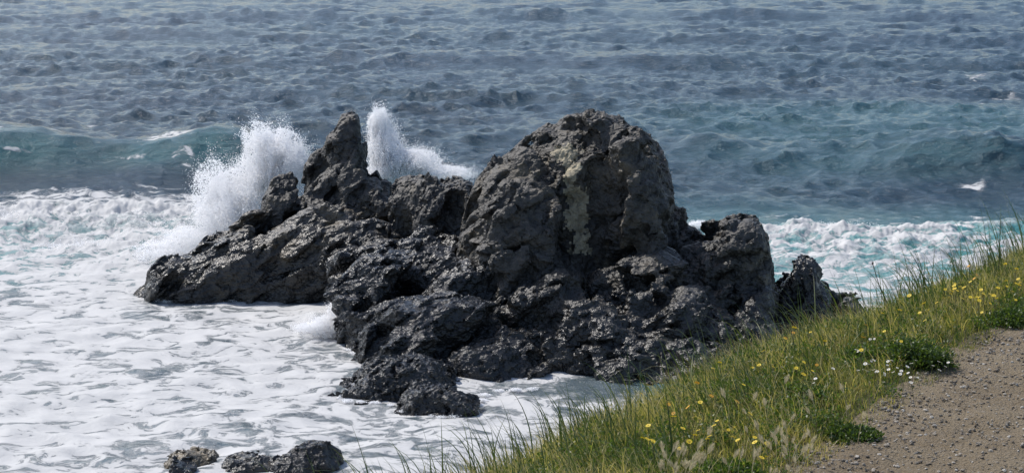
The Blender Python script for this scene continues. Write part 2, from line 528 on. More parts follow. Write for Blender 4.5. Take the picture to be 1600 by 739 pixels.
def build_rock(name, chunks, mat, h=.06, seed=1, bed=(0, 0), knob=1.0, parent=None, carve=(), fine=1.0, crags=0, csize=1.0):
    """chunks: (px0, px1, pytop, y, dy, power, roll, zbot): superellipsoids laid from photo measurements;
    bed = (dip in the x-z plane, stretch) of the layering"""
    C = []
    for ck in chunks:
        px0, px1, pt, y, dy, pw, roll = ck[:7]
        zb = ck[7] if len(ck) > 7 else -1.2
        x0 = at(px0, pt, y)[0]; x1 = at(px1, pt, y)[0]; zt = at(px0, pt, y)[2]
        C.append(((x0 + x1) / 2, y, (zt + zb) / 2, (x1 - x0) / 2, dy, (zt - zb) / 2, pw, R(roll)))
    lo = np.array([min(c[0] - max(c[3], c[5] * abs(math.sin(c[7])) + c[3]) for c in C), min(c[1] - c[4] for c in C), -1.3]) - .9
    hi = np.array([max(c[0] + max(c[3], c[5] * abs(math.sin(c[7])) + c[3]) for c in C), max(c[1] + c[4] for c in C), max(c[2] + c[5] for c in C)]) + .9
    lo[2] = -1.0
    dims = np.ceil((hi - lo) / h).astype(int) + 2
    gx, gy, gz = [lo[q] + h * np.arange(dims[q], dtype=np.float32) for q in range(3)]
    G = np.stack(np.meshgrid(gx, gy, gz, indexing='ij'), -1).reshape(-1, 3).astype(np.float32)
    D = np.full(len(G), 9.0, np.float32)
    for (cx, cy, cz, rx, ry, rz, pw, ro) in C:
        qx, qy, qz = G[:, 0] - cx, G[:, 1] - cy, G[:, 2] - cz
        ux = qx * math.cos(ro) - qz * math.sin(ro)
        uz = qx * math.sin(ro) + qz * math.cos(ro)
        e = (np.abs(ux / rx) ** pw + np.abs(qy / ry) ** pw + np.abs(uz / rz) ** pw) ** (1 / pw)
        d = (e - 1) * min(rx, ry, rz)
        k = .12
        hh = np.clip(.5 + .5 * (D - d) / k, 0, 1)
        D = D * (1 - hh) + d * hh - k * hh * (1 - hh)
    band = np.nonzero(np.abs(D) < 1.1)[0]
    B = G[band]
    dip = R(bed[0]); st = 1 + bed[1]
    def bedded(P):
        a = P[:, 0] * math.cos(dip) + P[:, 2] * math.sin(dip)
        b = -P[:, 0] * math.sin(dip) + P[:, 2] * math.cos(dip)
        return np.stack([a / st, P[:, 1] / (1 + .4 * bed[1]), b], 1)
    Bb = bedded(B + .35 * np.stack([vnoise(B * .9, seed + 3), vnoise(B * .9, seed + 4), vnoise(B * .9, seed + 5)], 1))
    D0 = D[band]
    if crags:                                   # angular blocks broken out of the surface
        rb = np.random.default_rng(seed + 500)
        cand = np.nonzero((np.abs(D0) < .12) & (B[:, 2] > -.3))[0]
        D0 = D0.copy()
        for cp in B[rb.choice(cand, crags)] if len(cand) else ():
            hs = csize * np.array([rb.uniform(.22, .75), rb.uniform(.25, .6), rb.uniform(.14, .42)])
            R_ = hs.max() + .5
            near_ = np.nonzero((np.abs(B - cp) < R_).all(1))[0]
            q = B[near_] - cp
            a1 = rb.uniform(-.9, .9); a2 = dip_ = R(bed[0]) * -1 + rb.normal(0, .4); a3 = rb.normal(0, .35)
            x1 = q[:, 0] * math.cos(a1) - q[:, 1] * math.sin(a1); y1 = q[:, 0] * math.sin(a1) + q[:, 1] * math.cos(a1)
            x2 = x1 * math.cos(a2) - q[:, 2] * math.sin(a2); z2 = x1 * math.sin(a2) + q[:, 2] * math.cos(a2)
            y3 = y1 * math.cos(a3) - z2 * math.sin(a3); z3 = y1 * math.sin(a3) + z2 * math.cos(a3)
            sh = rb.uniform(-.5, .5)
            bx_ = np.maximum.reduce([np.abs(x2 + sh * z3) - hs[0], np.abs(y3) - hs[1], np.abs(z3) - hs[2]])
            bx_ = np.maximum(bx_, (np.abs(x2 * .7 + z3 * .7) - hs[0] * .85))
            D0[near_] = np.minimum(D0[near_], bx_ + .14)
    # break the surface into planar facets: in every cell the surface becomes its tangent plane at the cell's seed
    D[band] = D0
    d = D0
    Bl = bedded(B)
    sc_ = np.array([st, 1 + .4 * bed[1], 1.0])
    fs = float(np.clip(1 / csize ** 1.1, 1, 3))
    for (fr, tilt, keep_, crack) in ((.60 * fs, .55, .10, .20 / fs), (1.35 * fs, .50, .12, .09 / fs), (3.0 * fs, .34, .2, .03 / fs)):
        F1, F2, Q, Gq = worley(Bl * fr, seed + int(fr * 10), True)
        q = Q / fr * sc_
        qw = np.stack([q[:, 0] * math.cos(dip) - q[:, 2] * math.sin(dip), q[:, 1], q[:, 0] * math.sin(dip) + q[:, 2] * math.cos(dip)], 1)
        sp = B - qw
        D3 = D.reshape(dims)
        ijk = [np.clip(np.round((sp[:, c_] - lo[c_]) / h).astype(int), 1, dims[c_] - 2) for c_ in range(3)]
        i_, j_, k_ = ijk
        Ds = D3[i_, j_, k_]
        e_ = 2 if fr < 2.2 else 1
        ip, im = np.minimum(i_ + e_, dims[0] - 1), np.maximum(i_ - e_, 0)
        jp, jm = np.minimum(j_ + e_, dims[1] - 1), np.maximum(j_ - e_, 0)
        kp, km = np.minimum(k_ + e_, dims[2] - 1), np.maximum(k_ - e_, 0)
        g = np.stack([(D3[ip, j_, k_] - D3[im, j_, k_]), (D3[i_, jp, k_] - D3[i_, jm, k_]), (D3[i_, j_, kp] - D3[i_, j_, km])], 1) / (2 * e_ * h)
        g = g / (np.linalg.norm(g, axis=1, keepdims=True) + 1e-6)
        g = g + tilt * knob * Gq
        sg = np.stack([lo[0] + i_ * h, lo[1] + j_ * h, lo[2] + k_ * h], 1)
        dn = Ds + ((B - sg) * g).sum(1) + .10 / fr * knob * Gq[:, 0]
        dn = np.clip(dn, d - .20 / fr, d + .50 / fr)
        d = keep_ * d + (1 - keep_) * dn + crack * knob * sstep(.10, 0, F2 - F1)
        D[band] = d
    d = np.maximum(d, D0 - .20)
    d = d - .10 * knob * (.22 - np.abs(fbm(Bb * .9, 3, seed + 8, .55)))
    for (px0, px1, py0, py1, y, r_, dep) in carve:      # clefts: capsules cut into the face
        a = np.array(at(px0, py0, y)); b = np.array(at(px1, py1, y))
        ab = b - a
        t = np.clip(((B - a) @ ab) / (ab @ ab), 0, 1)
        dist = np.linalg.norm((B - a - t[:, None] * ab) * np.array([1, dep, 1]), axis=1)
        d = np.maximum(d, r_ - dist)
    D[band] = d
    D = D.reshape(dims)
    # closed bottom and sides
    D[:, :, 0] = 1; D[0] = 1; D[-1] = 1; D[:, 0] = 1; D[:, -1] = 1; D[:, :, -1] = 1
    V, F = surface_nets(D, lo, h)
    # fine facets
    N = normals_of(V, F)
    Vb = bedded(V + .12 * np.stack([vnoise(V * 2.5, seed + 13), vnoise(V * 2.5, seed + 14), vnoise(V * 2.5, seed + 15)], 1))
    F1, F2, FV = worley(Vb * 6.0, seed + 20)
    dd = -.045 * FV
    dd += .030 * (.22 - np.abs(fbm(Vb * 2.6, 3, seed + 25, .6)))
    V = V + N * (dd * fine)[:, None]
    # keep the biggest pieces only (drop floating crumbs)
    E = np.concatenate([F[:, [0, 1]], F[:, [1, 2]], F[:, [2, 3]], F[:, [3, 0]]])
    E = np.concatenate([E, E[:, ::-1]])
    E = E[np.argsort(E[:, 0], kind='stable')]
    start = np.searchsorted(E[:, 0], np.arange(len(V) + 1))
    seen = np.zeros(len(V), bool)
    ok = np.zeros(len(V), bool)
    while True:
        rest = np.nonzero(~seen)[0]
        if len(rest) == 0: break
        fr = rest[:1]; comp = [fr]; seen[fr] = True
        while len(fr):
            c_ = start[fr + 1] - start[fr]
            off = np.repeat(start[fr], c_) + np.arange(c_.sum()) - np.repeat(np.cumsum(c_) - c_, c_)
            nb = np.unique(E[off, 1]); nb = nb[~seen[nb]]
            seen[nb] = True; comp.append(nb); fr = nb
        comp = np.concatenate(comp)
        if len(comp) > ok.sum():
            ok[:] = False; ok[comp] = True
        if ok.sum() > .5 * len(V): break
    F = F[ok[F[:, 0]]]
    used = np.unique(F)
    mp = np.full(len(V), -1); mp[used] = np.arange(len(used))
    V = V[used]; F = mp[F]
    print(name, len(V), round(time.time() - T00, 1))
    return V, F

def rock(name, chunks, mat, parent=None, **kw):
    V, F = build_rock(name, chunks, mat, **kw)
    return mesh_np(name, V, F, mat, False, None, parent)

def empty(name, loc):
    o = bpy.data.objects.new(name, None)
    o.location = (0, 0, 0)
    COL.objects.link(o)
    return o

outcrop = empty("rock_outcrop", (0, 0, 0))
tag(outcrop, "large craggy black rock outcrop in the surf with rounded dome and leaning pinnacle", "rock outcrop")

o = rock("slab", [(236, 320, 408, 67.6, 1.3, 2.4, 0, -1.0), (262, 345, 398, 67.9, 1.5, 2.5, -10, -1.2), (300, 440, 368, 68.2, 1.7, 2.6, -8, -1.5),
                  (345, 540, 340, 68.8, 2.1, 2.8, -4, -1.8), (430, 625, 332, 68.6, 2.4, 2.8, 6, -1.8), (500, 650, 372, 66.5, 2.2, 2.6, 6, -1.2)],
         M_SLAB, outcrop, seed=11, crags=30, csize=0.8, bed=(28, 1.8), knob=.75)
tag(o, "broad slab sloping down into the foam")
o = rock("pinnacle", [(526, 558, 203, 71.6, .75, 3.2, 6, 2.6), (504, 560, 222, 71.5, 1.0, 3.4, 8, 2.0), (474, 558, 250, 71.5, 1.3, 3.8, 5, 0.5),
                      (408, 482, 292, 70.8, 1.1, 2.6, 5, -.8), (540, 602, 270, 71.0, 1.4, 2.8, -8, -1), (560, 628, 306, 70.6, 1.4, 3.2, -4, -1), (440, 608, 308, 71.0, 2.0, 3.5, 0, -1.2)],
         M_ROCK, outcrop, seed=23, crags=8, csize=0.75, bed=(62, 1.3), knob=.6)
tag(o, "pointed pinnacle leaning to the right")
o = rock("middle_block", [(606, 734, 292, 68.6, 1.5, 4.5, 0, -1.0), (612, 690, 288, 68.8, 1.2, 3.4, 4, 1), (650, 748, 300, 67.6, 1.5, 3.4, 0, -1.0), (575, 640, 345, 69.5, 1.2, 3, 0, -1)],
         M_ROCK, outcrop, seed=31, crags=14, csize=0.8, bed=(75, .8), knob=.7, carve=((612, 640, 300, 400, 66.9, .45, .7),))
# the dome, with the pale band split off as a piece of its own
DC = [(738, 1048, 244, 65.0, 3.2, 3.0, 0, -1.5), (824, 1008, 194, 64.6, 2.2, 2.7, 0, 1.0), (865, 990, 187, 64.4, 1.8, 3.0, 0, 2.5),
      (722, 850, 268, 64.0, 2.3, 3.0, 10, -1.0), (775, 890, 226, 64.2, 2.0, 3.0, 6, 0.5), (945, 1050, 230, 65.0, 2.5, 2.8, -4, -1.0),
      (742, 872, 300, 62.0, 1.8, 2.8, 8, -1.0), (860, 924, 232, 62.7, 1.3, 3.0, 2, -1), (952, 1040, 236, 62.7, 1.6, 2.8, -3, -1),
      (1020, 1092, 335, 66.0, 1.9, 2.6, -10, -1)]
V, F = build_rock("dome", DC, M_DOME, h=.068, seed=41, crags=50, csize=0.95, bed=(50, .5), knob=.7,
                  carve=((932, 936, 270, 430, 60.9, .75, .5), (948, 955, 240, 330, 61.2, .45, .6)))
Fc = V[F].mean(1)
fx, fy = to_px(Fc[:, 0], Fc[:, 1], Fc[:, 2])
wob = 11 * vnoise(Fc * 1.3, 200) + 9 * vnoise(Fc * 3.5, 201) + 6 * vnoise(Fc * 8, 202)
cxv = np.interp(fy, [215, 240, 300, 340, 400], [893, 886, 896, 903, 905])
wid = np.interp(fy, [215, 235, 280, 330, 400], [14, 26, 17, 22, 18])
vein = (np.abs(fx - cxv + wob) < wid * (.75 + .6 * vnoise(Fc * 2.2, 203))) & (fy > 226 + wob) & (fy < 398 + wob) & (Fc[:, 1] < 65) & (Fc[:, 1] < 63.5 + 0.5 * wob / 9)
def sub(V, F):
    u = np.unique(F); mp = np.full(len(V), -1); mp[u] = np.arange(len(u))
    return V[u], mp[F]
dome = mesh_np("dome", *sub(V, F[~vein]), M_DOME, False, None, outcrop)
tag(dome, "tall rounded dome, the highest part")
vo = mesh_np("pale_vein", *sub(V, F[vein]), M_VEIN, False, None, dome)
tag(vo, "pale yellowish band of rock running down the dome")

o = rock("front_ridge", [(532, 665, 402, 62.5, 2.3, 2.5, -6, -1.5), (600, 742, 385, 63.5, 2.2, 2.6, 0, -1), (535, 620, 470, 61.0, 1.6, 2.5, 0, -1.2),
                         (568, 720, 478, 58.8, 2.2, 2.4, -10, -1.3), (640, 800, 470, 58.8, 2.0, 2.4, 8, -1.3), (690, 858, 520, 57.8, 2.0, 2.3, 5, -1.3),
                         (660, 800, 415, 61.5, 2.0, 2.4, 0, -1.0)],
         M_WETROCK, outcrop, seed=57, crags=60, csize=0.9, bed=(35, .9), knob=.95)
tag(o, "low jagged ridge of wet black rock at the foot")
o = rock("rubble_foot", [(700, 905, 375, 61.8, 2.2, 2.6, 0, -1.0), (790, 960, 425, 60.4, 2.0, 2.5, 0, -1.0), (845, 1000, 480, 58.4, 2.3, 2.5, 0, -1.2),
                         (860, 1110, 530, 57.6, 2.2, 2.8, 0, -1.2), (930, 1080, 395, 61.3, 1.8, 2.6, 0, -1.0), (960, 1140, 455, 59.6, 2.2, 2.6, 0, -1.0),
                         (940, 1030, 350, 62.4, 1.3, 2.5, 0, 0)],
         M_ROCK, outcrop, seed=66, crags=80, csize=0.9, bed=(20, .4), knob=.95, carve=((930, 905, 400, 450, 58.9, .55, .6),))
o = rock("wedge", [(1112, 1202, 356, 63.0, 1.8, 4.0, -7, -1.0), (1122, 1200, 362, 62.0, 1.5, 4.0, -9, -.8), (1080, 1180, 376, 63.0, 1.8, 3.4, 0, -1), (1040, 1170, 388, 62.4, 2.0, 2.8, 6, -1.0),
                   (1020, 1110, 372, 65.0, 1.6, 2.6, 0, -1.0),
                   (1100, 1210, 432, 62.0, 2.2, 3.0, -6, -1.0), (1040, 1200, 480, 60.2, 2.2, 2.8, 0, -1.0), (1080, 1280, 532, 59.6, 2.0, 2.8, 0, -1.0)],
         M_ROCK, outcrop, seed=74, crags=22, csize=.9, bed=(60, .4), knob=.6)
tag(o, "steep flat topped wedge on the right")

def lone(name, label, chunks, mat, **kw):
    o = rock(name, chunks, mat, **kw)
    tag(o, label, "rock", "rocks in the surf")
    return o
lone("sea_stack", "small pointed black sea stack right of the big outcrop, beside the grassy bank",
     [(1224, 1270, 424, 63.5, .95, 2.8, 2, -1), (1210, 1290, 450, 63.5, 1.4, 2.8, 0, -1), (1250, 1304, 456, 63.7, 1.0, 2.8, -4, -1), (1198, 1312, 492, 62.8, 1.6, 3.2, 0, -1)],
     M_WETROCK, seed=81, crags=6, csize=.8, knob=.45)
lone("boulder", "low grey rock peeking over the grass right of the small pointed stack",
     [(1306, 1348, 473, 63.5, .8, 2.6, 0, -1)], M_ROCK, seed=83, crags=3, csize=0.5, knob=.4)
lone("boulder", "wide low black boulder in the foam at the foot of the outcrop",
     [(524, 640, 590, 54.6, 1.3, 2.3, -8, -.9), (560, 702, 560, 55.0, 1.4, 2.4, 4, -.9)], M_WETROCK, seed=91, crags=12, csize=0.55, knob=.55, h=.045)
lone("boulder", "smaller wet black boulder in front of the wide one, white foam below it",
     [(624, 720, 604, 52.6, .9, 2.4, 4, -.9), (665, 748, 615, 52.4, .75, 2.4, 8, -.9)], M_WETROCK, seed=97, crags=8, csize=0.45, knob=.45, h=.045)
lone("boulder", "brown weathered rock in the foam at the bottom edge, nearest the left",
     [(262, 340, 706, 47.8, .7, 2.6, 0, -.9), (264, 310, 713, 47.4, .6, 2.6, 0, -.9)], M_BROWNROCK, seed=103, crags=4, csize=0.35, knob=.3, h=.04, fine=.6)
lone("boulder", "tiny black rock just below the brown weathered rock",
     [(264, 300, 726, 46.3, .4, 2.6, 0, -.7)], M_WETROCK, seed=107, crags=3, csize=0.25, knob=.2, h=.04, fine=.6)
lone("boulder", "flat wet rock washed by foam between the brown rock and the black one",
     [(352, 412, 714, 47.2, .6, 2.5, -8, -.7), (380, 440, 718, 47.0, .5, 2.5, 0, -.7)], M_ROCK, seed=109, crags=4, csize=0.3, knob=.28, h=.04, fine=.6)
lone("boulder", "jagged black rock in the foam at the bottom edge, right of the flat wet one",
     [(422, 500, 712, 46.9, .6, 2.4, -6, -.7), (458, 530, 694, 47.2, .6, 2.3, 10, -.7)], M_WETROCK, seed=113, crags=6, csize=0.38, knob=.35, h=.04, fine=.6)
lone("boulder", "low dark rock barely above the calm water under the dome",
     [(918, 968, 600, 55.2, .5, 2.4, 0, -.7)], M_WETROCK, seed=117, crags=3, csize=0.25, knob=.2, h=.04, fine=.6)
lone("boulder", "small dark rock in the foam half hidden behind the tall grass blades",
     [(905, 955, 662, 49.6, .5, 2.4, 0, -.7)], M_WETROCK, seed=119, crags=3, csize=0.3, knob=.25, h=.04, fine=.6)

# ------------------------------------------------------------------ spray
TET = np.array([(1, 1, 1), (1, -1, -1), (-1, 1, -1), (-1, -1, 1)], float) / 1.7
TETF = np.array([(0, 1, 2), (0, 3, 1), (0, 2, 3), (1, 3, 2)])
def droplets(name, P, r, label):
    n = len(P)
    A = rng.normal(size=(n, 3)); A /= np.linalg.norm(A, axis=1, keepdims=True)
    B = np.cross(A, rng.normal(size=(n, 3))); B /= np.linalg.norm(B, axis=1, keepdims=True)
    Cc = np.cross(A, B)
    V = P[:, None, :] + r[:, None, None] * (TET[None, :, 0:1] * A[:, None] + TET[None, :, 1:2] * B[:, None] + TET[None, :, 2:3] * Cc[:, None])
    F = (TETF[None] + 4 * np.arange(n)[:, None, None]).reshape(-1, 3)
    o = mesh_np(name, V.reshape(-1, 3), F, M_SPRAY, False)
    tag(o, label, "spray", None, "stuff")
    return o

def burst(blobs, n, seed, streak, rad=(.006, .034)):
    """blobs: (px, py, y, sx px, sy px, sdepth m, weight)"""
    r = np.random.default_rng(seed)
    wt = np.array([b[6] for b in blobs], float); wt /= wt.sum()
    which = r.choice(len(blobs), n * 3, p=wt)
    Bq = np.array([b[:6] for b in blobs])[which]
    g = r.normal(size=(n * 3, 3))
    ln = np.linalg.norm(g, axis=1, keepdims=True)
    g = g / ln * np.minimum(ln, 1.25 + 1.7 * r.random((n * 3, 1)) ** 3)
    x, y, z = at(Bq[:, 0] + g[:, 0] * Bq[:, 3], Bq[:, 1] + g[:, 1] * Bq[:, 4], Bq[:, 2] + g[:, 2] * Bq[:, 5])
    P = np.stack([x, y, z], 1)
    ox, oy, oz = at(*streak)
    Dv = P - np.array([ox, oy, oz])
    rr = np.linalg.norm(Dv, axis=1, keepdims=True)
    U = Dv / rr
    # streaky along the throw direction, clumpy across
    q = np.concatenate([U * 9, ], 1)
    f = vnoise(q * 1.6 + rr * .2, seed) * 1.0 + .6 * fbm(P * 1.3, 3, seed + 3) + .35 * vnoise(P * 5, seed + 9)
    edge = np.linalg.norm(g, axis=1)
    keep = (f > -.25 + .42 * (edge - .9)) & (P[:, 2] > -.1)
    P = P[keep][:n]; edge = edge[keep][:n]
    rad_ = rad[0] + (rad[1] - rad[0]) * r.random(len(P)) ** 2.5 * np.clip(1.6 - edge * .5, .4, 1.3)
    return P, rad_

P, r_ = burst([(415, 250, 75, 28, 32, 1.0, 3), (440, 235, 75, 26, 26, .9, 2), (370, 300, 74.5, 32, 28, 1.1, 3), (455, 262, 74.5, 22, 22, .8, 2),
               (345, 345, 74, 30, 30, 1.2, 3), (385, 340, 74, 26, 34, 1.1, 2.5), (300, 385, 73.5, 34, 22, 1.2, 2.5), (250, 400, 73, 30, 16, 1.2, 1.2), (330, 300, 75, 22, 40, 1.0, 1.0), (430, 285, 75, 34, 40, .8, 1.5),
               (400, 215, 75, 22, 20, .8, .5)], 260000, 5, (400, 420, 74))
droplets("wave_spray", P, r_, "tall white burst of spray left of the leaning pinnacle")
P, r_ = burst([(592, 200, 76, 12, 22, .6, 1.6), (602, 235, 76, 20, 26, .9, 2.2), (630, 258, 76, 30, 18, 1.0, 2.4), (655, 255, 76, 26, 16, 1.0, 1.2), (690, 272, 76, 34, 10, 1.0, 1.6),
               (600, 275, 76, 24, 16, .9, 1.6), (718, 276, 76, 12, 5, .6, .3)], 150000, 6, (600, 320, 76))
droplets("wave_spray", P, r_, "white burst of spray right of the pinnacle, behind the middle rocks")
P, r_ = burst([(527, 490, 61.6, 12, 20, .5, 2), (512, 512, 61.2, 20, 14, .7, 2), (535, 468, 62, 6, 8, .3, .5), (490, 512, 61.5, 20, 6, .8, 1)], 45000, 8, (515, 540, 61), (.008, .026))
droplets("wave_spray", P, r_, "small splash of foam against the left side of the front ridge")
P, r_ = burst([(60, 358, 80.5, 60, 17, 1.2, 2), (150, 364, 80, 60, 17, 1.2, 2), (230, 376, 78.5, 50, 22, 1.3, 2.5), (20, 345, 80.5, 40, 12, 1.2, 1), (110, 395, 76, 90, 14, 1.2, 1.5),
               (-60, 365, 82.5, 60, 14, 1.5, 1.5)], 240000, 9, (150, 420, 78))
droplets("wave_spray", P, r_, "low tumbling spray along the broken wave at the left edge")
P, r_ = burst([(1240, 372, 80, 30, 10, 1.0, 1), (1300, 360, 82, 50, 7, 1.2, 1), (1200, 385, 78.5, 20, 12, 1.0, 1), (1095, 354, 81, 14, 5, .8, .5)], 90000, 10, (1250, 420, 78))
droplets("wave_spray", P, r_, "low spray on the broken wave right of the outcrop")

WL = [(228, 470), (300, 474), (380, 470), (450, 465), (520, 462), (540, 545), (575, 560), (545, 612), (530, 626), (600, 632), (640, 646), (700, 655), (745, 640), (760, 612), (850, 608)]
bl = []
for (ax0, ay0), (ax1, ay1) in zip(WL[:-1], WL[1:]):
    for q in (.2, .5, .8):
        qx, qy = ax0 + (ax1 - ax0) * q, ay0 + (ay1 - ay0) * q
        bl.append((qx, qy - 1, float(on_level(qx, qy)[1]) + .1, 7, 2.2, .15, .4 + rng.random() * 1.2))
P, r_ = burst(bl, 30000, 12, (600, 640, 55), (.006, .022))
droplets("wave_spray", P, r_, "thin line of splashing drops where the foam meets the outcrop")

# ------------------------------------------------------------------ bank, path
GZ = 10.7
EP = [(1245, 745), (1285, 718), (1330, 688), (1370, 655), (1420, 622), (1455, 590), (1480, 572), (1540, 532), (1600, 508)]
EX, EY = on_level([e[0] for e in EP], [e[1] for e in EP], GZ)
o_ = np.argsort(EY); EX, EY = EX[o_], EY[o_]
EY = np.concatenate([[-30], EY, [40]]); EX = np.concatenate([[EX[0] - (EY[1] + 30) * .48], EX, [EX[-1] + (40 - EY[-2]) * .60]])
def edge_t(x, y):
    return (np.interp(y, EY, EX) - x) * .87
def ground_z(x, y, n=True):
    t = edge_t(x, y)
    base = GZ + np.where(y < 10.5, (10.5 - y) * .15, 0)
    W = np.interp(y, [9.5, 11, 14.2, 17, 20], [1.25, 1.0, .80, .35, .3])
    z = base + .04 * sstep(0, .4, t)
    s = np.maximum(t - W, 0)
    z = z - np.where(s < 1.2, .42 * s * s, .42 * 1.44 + 1.05 * (s - 1.2))
    if n:
        P = np.stack([x, y, 0 * x], 1)
        z = z + .05 * vnoise(P * 1.3, 300) * sstep(-.1, .4, t) + .02 * vnoise(P * 3.1, 301) + .4 * vnoise(P * .5, 302) * sstep(1.5, 4, s)
    return np.maximum(z, -3)

T = NT("bank_soil")
p = T.pos()
c = T.mix(T.noise(3, 5, .6, p), (0.05, 0.045, 0.025), (0.09, 0.085, 0.035))
M_SOIL = T.done(T.n("ShaderNodeBsdfPrincipled", {"Base Color": c, "Roughness": .95, "Normal": T.bump(T.noise(9, 5, .7, p), .8, .1)}).outputs[0])
T = NT("gravel_path")
p = T.pos()
n1 = T.noise(.9, 4, .6, p); n2 = T.noise(28, 6, .75, p)
v = T.n("ShaderNodeTexVoronoi", {"Vector": p, "Scale": 55.0, "Randomness": 1.0}, feature='F1')
c = T.mix(T.ramp(n1, [(.35, 0.0), (.65, 1.0)]), (0.160, 0.120, 0.072), (0.215, 0.170, 0.108))
c = T.mix(T.math('MULTIPLY', T.ramp(n2, [(.4, 0.0), (.7, 1.0)]), .6), c, (0.24, 0.21, 0.17))
h = T.math('ADD', T.math('MULTIPLY', n2, .03), T.math('MULTIPLY', v.outputs["Distance"], .012))
M_PATH = T.done(T.n("ShaderNodeBsdfPrincipled", {"Base Color": c, "Roughness": .95, "Specular IOR Level": .2, "Normal": T.bump(h, 1.0, 1.0)}).outputs[0])

def grid_obj(name, xs, ys, zf, mat):
    Yg, Xg = np.meshgrid(ys, xs, indexing='ij')
    x, y = Xg.ravel(), Yg.ravel()
    V = np.stack([x, y, zf(x, y)], 1)
    i = np.arange(len(x)).reshape(len(ys), len(xs))
    F = np.stack([i[:-1, :-1], i[:-1, 1:], i[1:, 1:], i[1:, :-1]], -1).reshape(-1, 4)
    return mesh_np(name, V, F, mat, True)
g = grid_obj("ground", np.concatenate([np.linspace(-26, -4, 60), np.linspace(-3.9, 9, 220), np.linspace(9.3, 30, 20)]),
             np.concatenate([np.linspace(-12, 8.5, 40), np.linspace(8.6, 20, 230), np.linspace(20.3, 32, 40)]),
             lambda x, y: ground_z(x, y), M_SOIL)
tag(g, "earth of the grassy bank falling away to the sea", None, None, "structure")
# path sheet follows the bank's edge
ys = np.concatenate([np.linspace(-8, 9.5, 50), np.linspace(9.6, 18, 260), np.linspace(18.2, 30, 40)])
ts = np.concatenate([np.linspace(-.12, 2.6, 150), np.linspace(2.65, 3.4, 12)])
Yg, Tg = np.meshgrid(ys, ts, indexing='ij')
yy = Yg.ravel(); xx = np.interp(yy, EY, EX) + Tg.ravel() / .87
zz = ground_z(xx, yy) + .012 + .012 * vnoise(np.stack([xx, yy, 0 * xx], 1) * 9, 310) + .012 * vnoise(np.stack([xx, yy, 0 * xx], 1) * 3, 311)
i = np.arange(len(yy)).reshape(len(ys), len(ts))
F = np.stack([i[:-1, :-1], i[:-1, 1:], i[1:, 1:], i[1:, :-1]], -1).reshape(-1, 4)
po = mesh_np("path", np.stack([xx, yy, zz], 1), F, M_PATH, True)
tag(po, "brown gravel footpath along the grassy bank", None, None, "structure")

# loose stones
def stones(n):
    r = np.random.default_rng(21)
    y = r.uniform(9.8, 17.5, n); t = -r.uniform(-.10, 2.3, n)
    x = np.interp(y, EY, EX) - t / .87
    near = r.random(n) < np.where(-t < .35, 1.0, .55)
    x, y = x[near], y[near]; n = len(x)
    s = .003 + .013 * r.random(n) ** 5
    z = ground_z(x, y) + .012 + .35 * s
    ph = (1 + 5 ** .5) / 2
    ico = np.array([(-1, ph, 0), (1, ph, 0), (-1, -ph, 0), (1, -ph, 0), (0, -1, ph), (0, 1, ph), (0, -1, -ph), (0, 1, -ph), (ph, 0, -1), (ph, 0, 1), (-ph, 0, -1), (-ph, 0, 1)]) / 1.9
    fi = np.array([(0, 11, 5), (0, 5, 1), (0, 1, 7), (0, 7, 10), (0, 10, 11), (1, 5, 9), (5, 11, 4), (11, 10, 2), (10, 7, 6), (7, 1, 8), (3, 9, 4), (3, 4, 2), (3, 2, 6), (3, 6, 8), (3, 8, 9), (4, 9, 5), (2, 4, 11), (6, 2, 10), (8, 6, 7), (9, 8, 1)])
    V = ico[None] * (1 + .5 * (r.random((n, 12, 1)) - .5)) * s[:, None, None] * r.uniform(.6, 1.3, (n, 1, 3))
    a = r.uniform(0, 6.28, n)[:, None]
    vx = V[:, :, 0] * np.cos(a) - V[:, :, 1] * np.sin(a); vy = V[:, :, 0] * np.sin(a) + V[:, :, 1] * np.cos(a)
    V = np.stack([vx, vy, V[:, :, 2] * .7], -1) + np.stack([x, y, z], 1)[:, None]
    F = (fi[None] + 12 * np.arange(n)[:, None, None]).reshape(-1, 3)
    tint = np.repeat(r.random(n), 12)
    T = NT("gravel_stone")
    c = T.ramp(T.attr("tint"), [(0, (.10, .08, .06)), (.5, (.18, .155, .12)), (.85, (.27, .24, .20)), (1, (.38, .36, .32))])
    m = T.done(T.n("ShaderNodeBsdfPrincipled", {"Base Color": c, "Roughness": .9}).outputs[0])
    o = mesh_np("gravel", V.reshape(-1, 3), F, m, False, {"tint": tint})
    tag(o, "loose stones scattered over the brown path", "gravel", None, "stuff")
stones(42000)

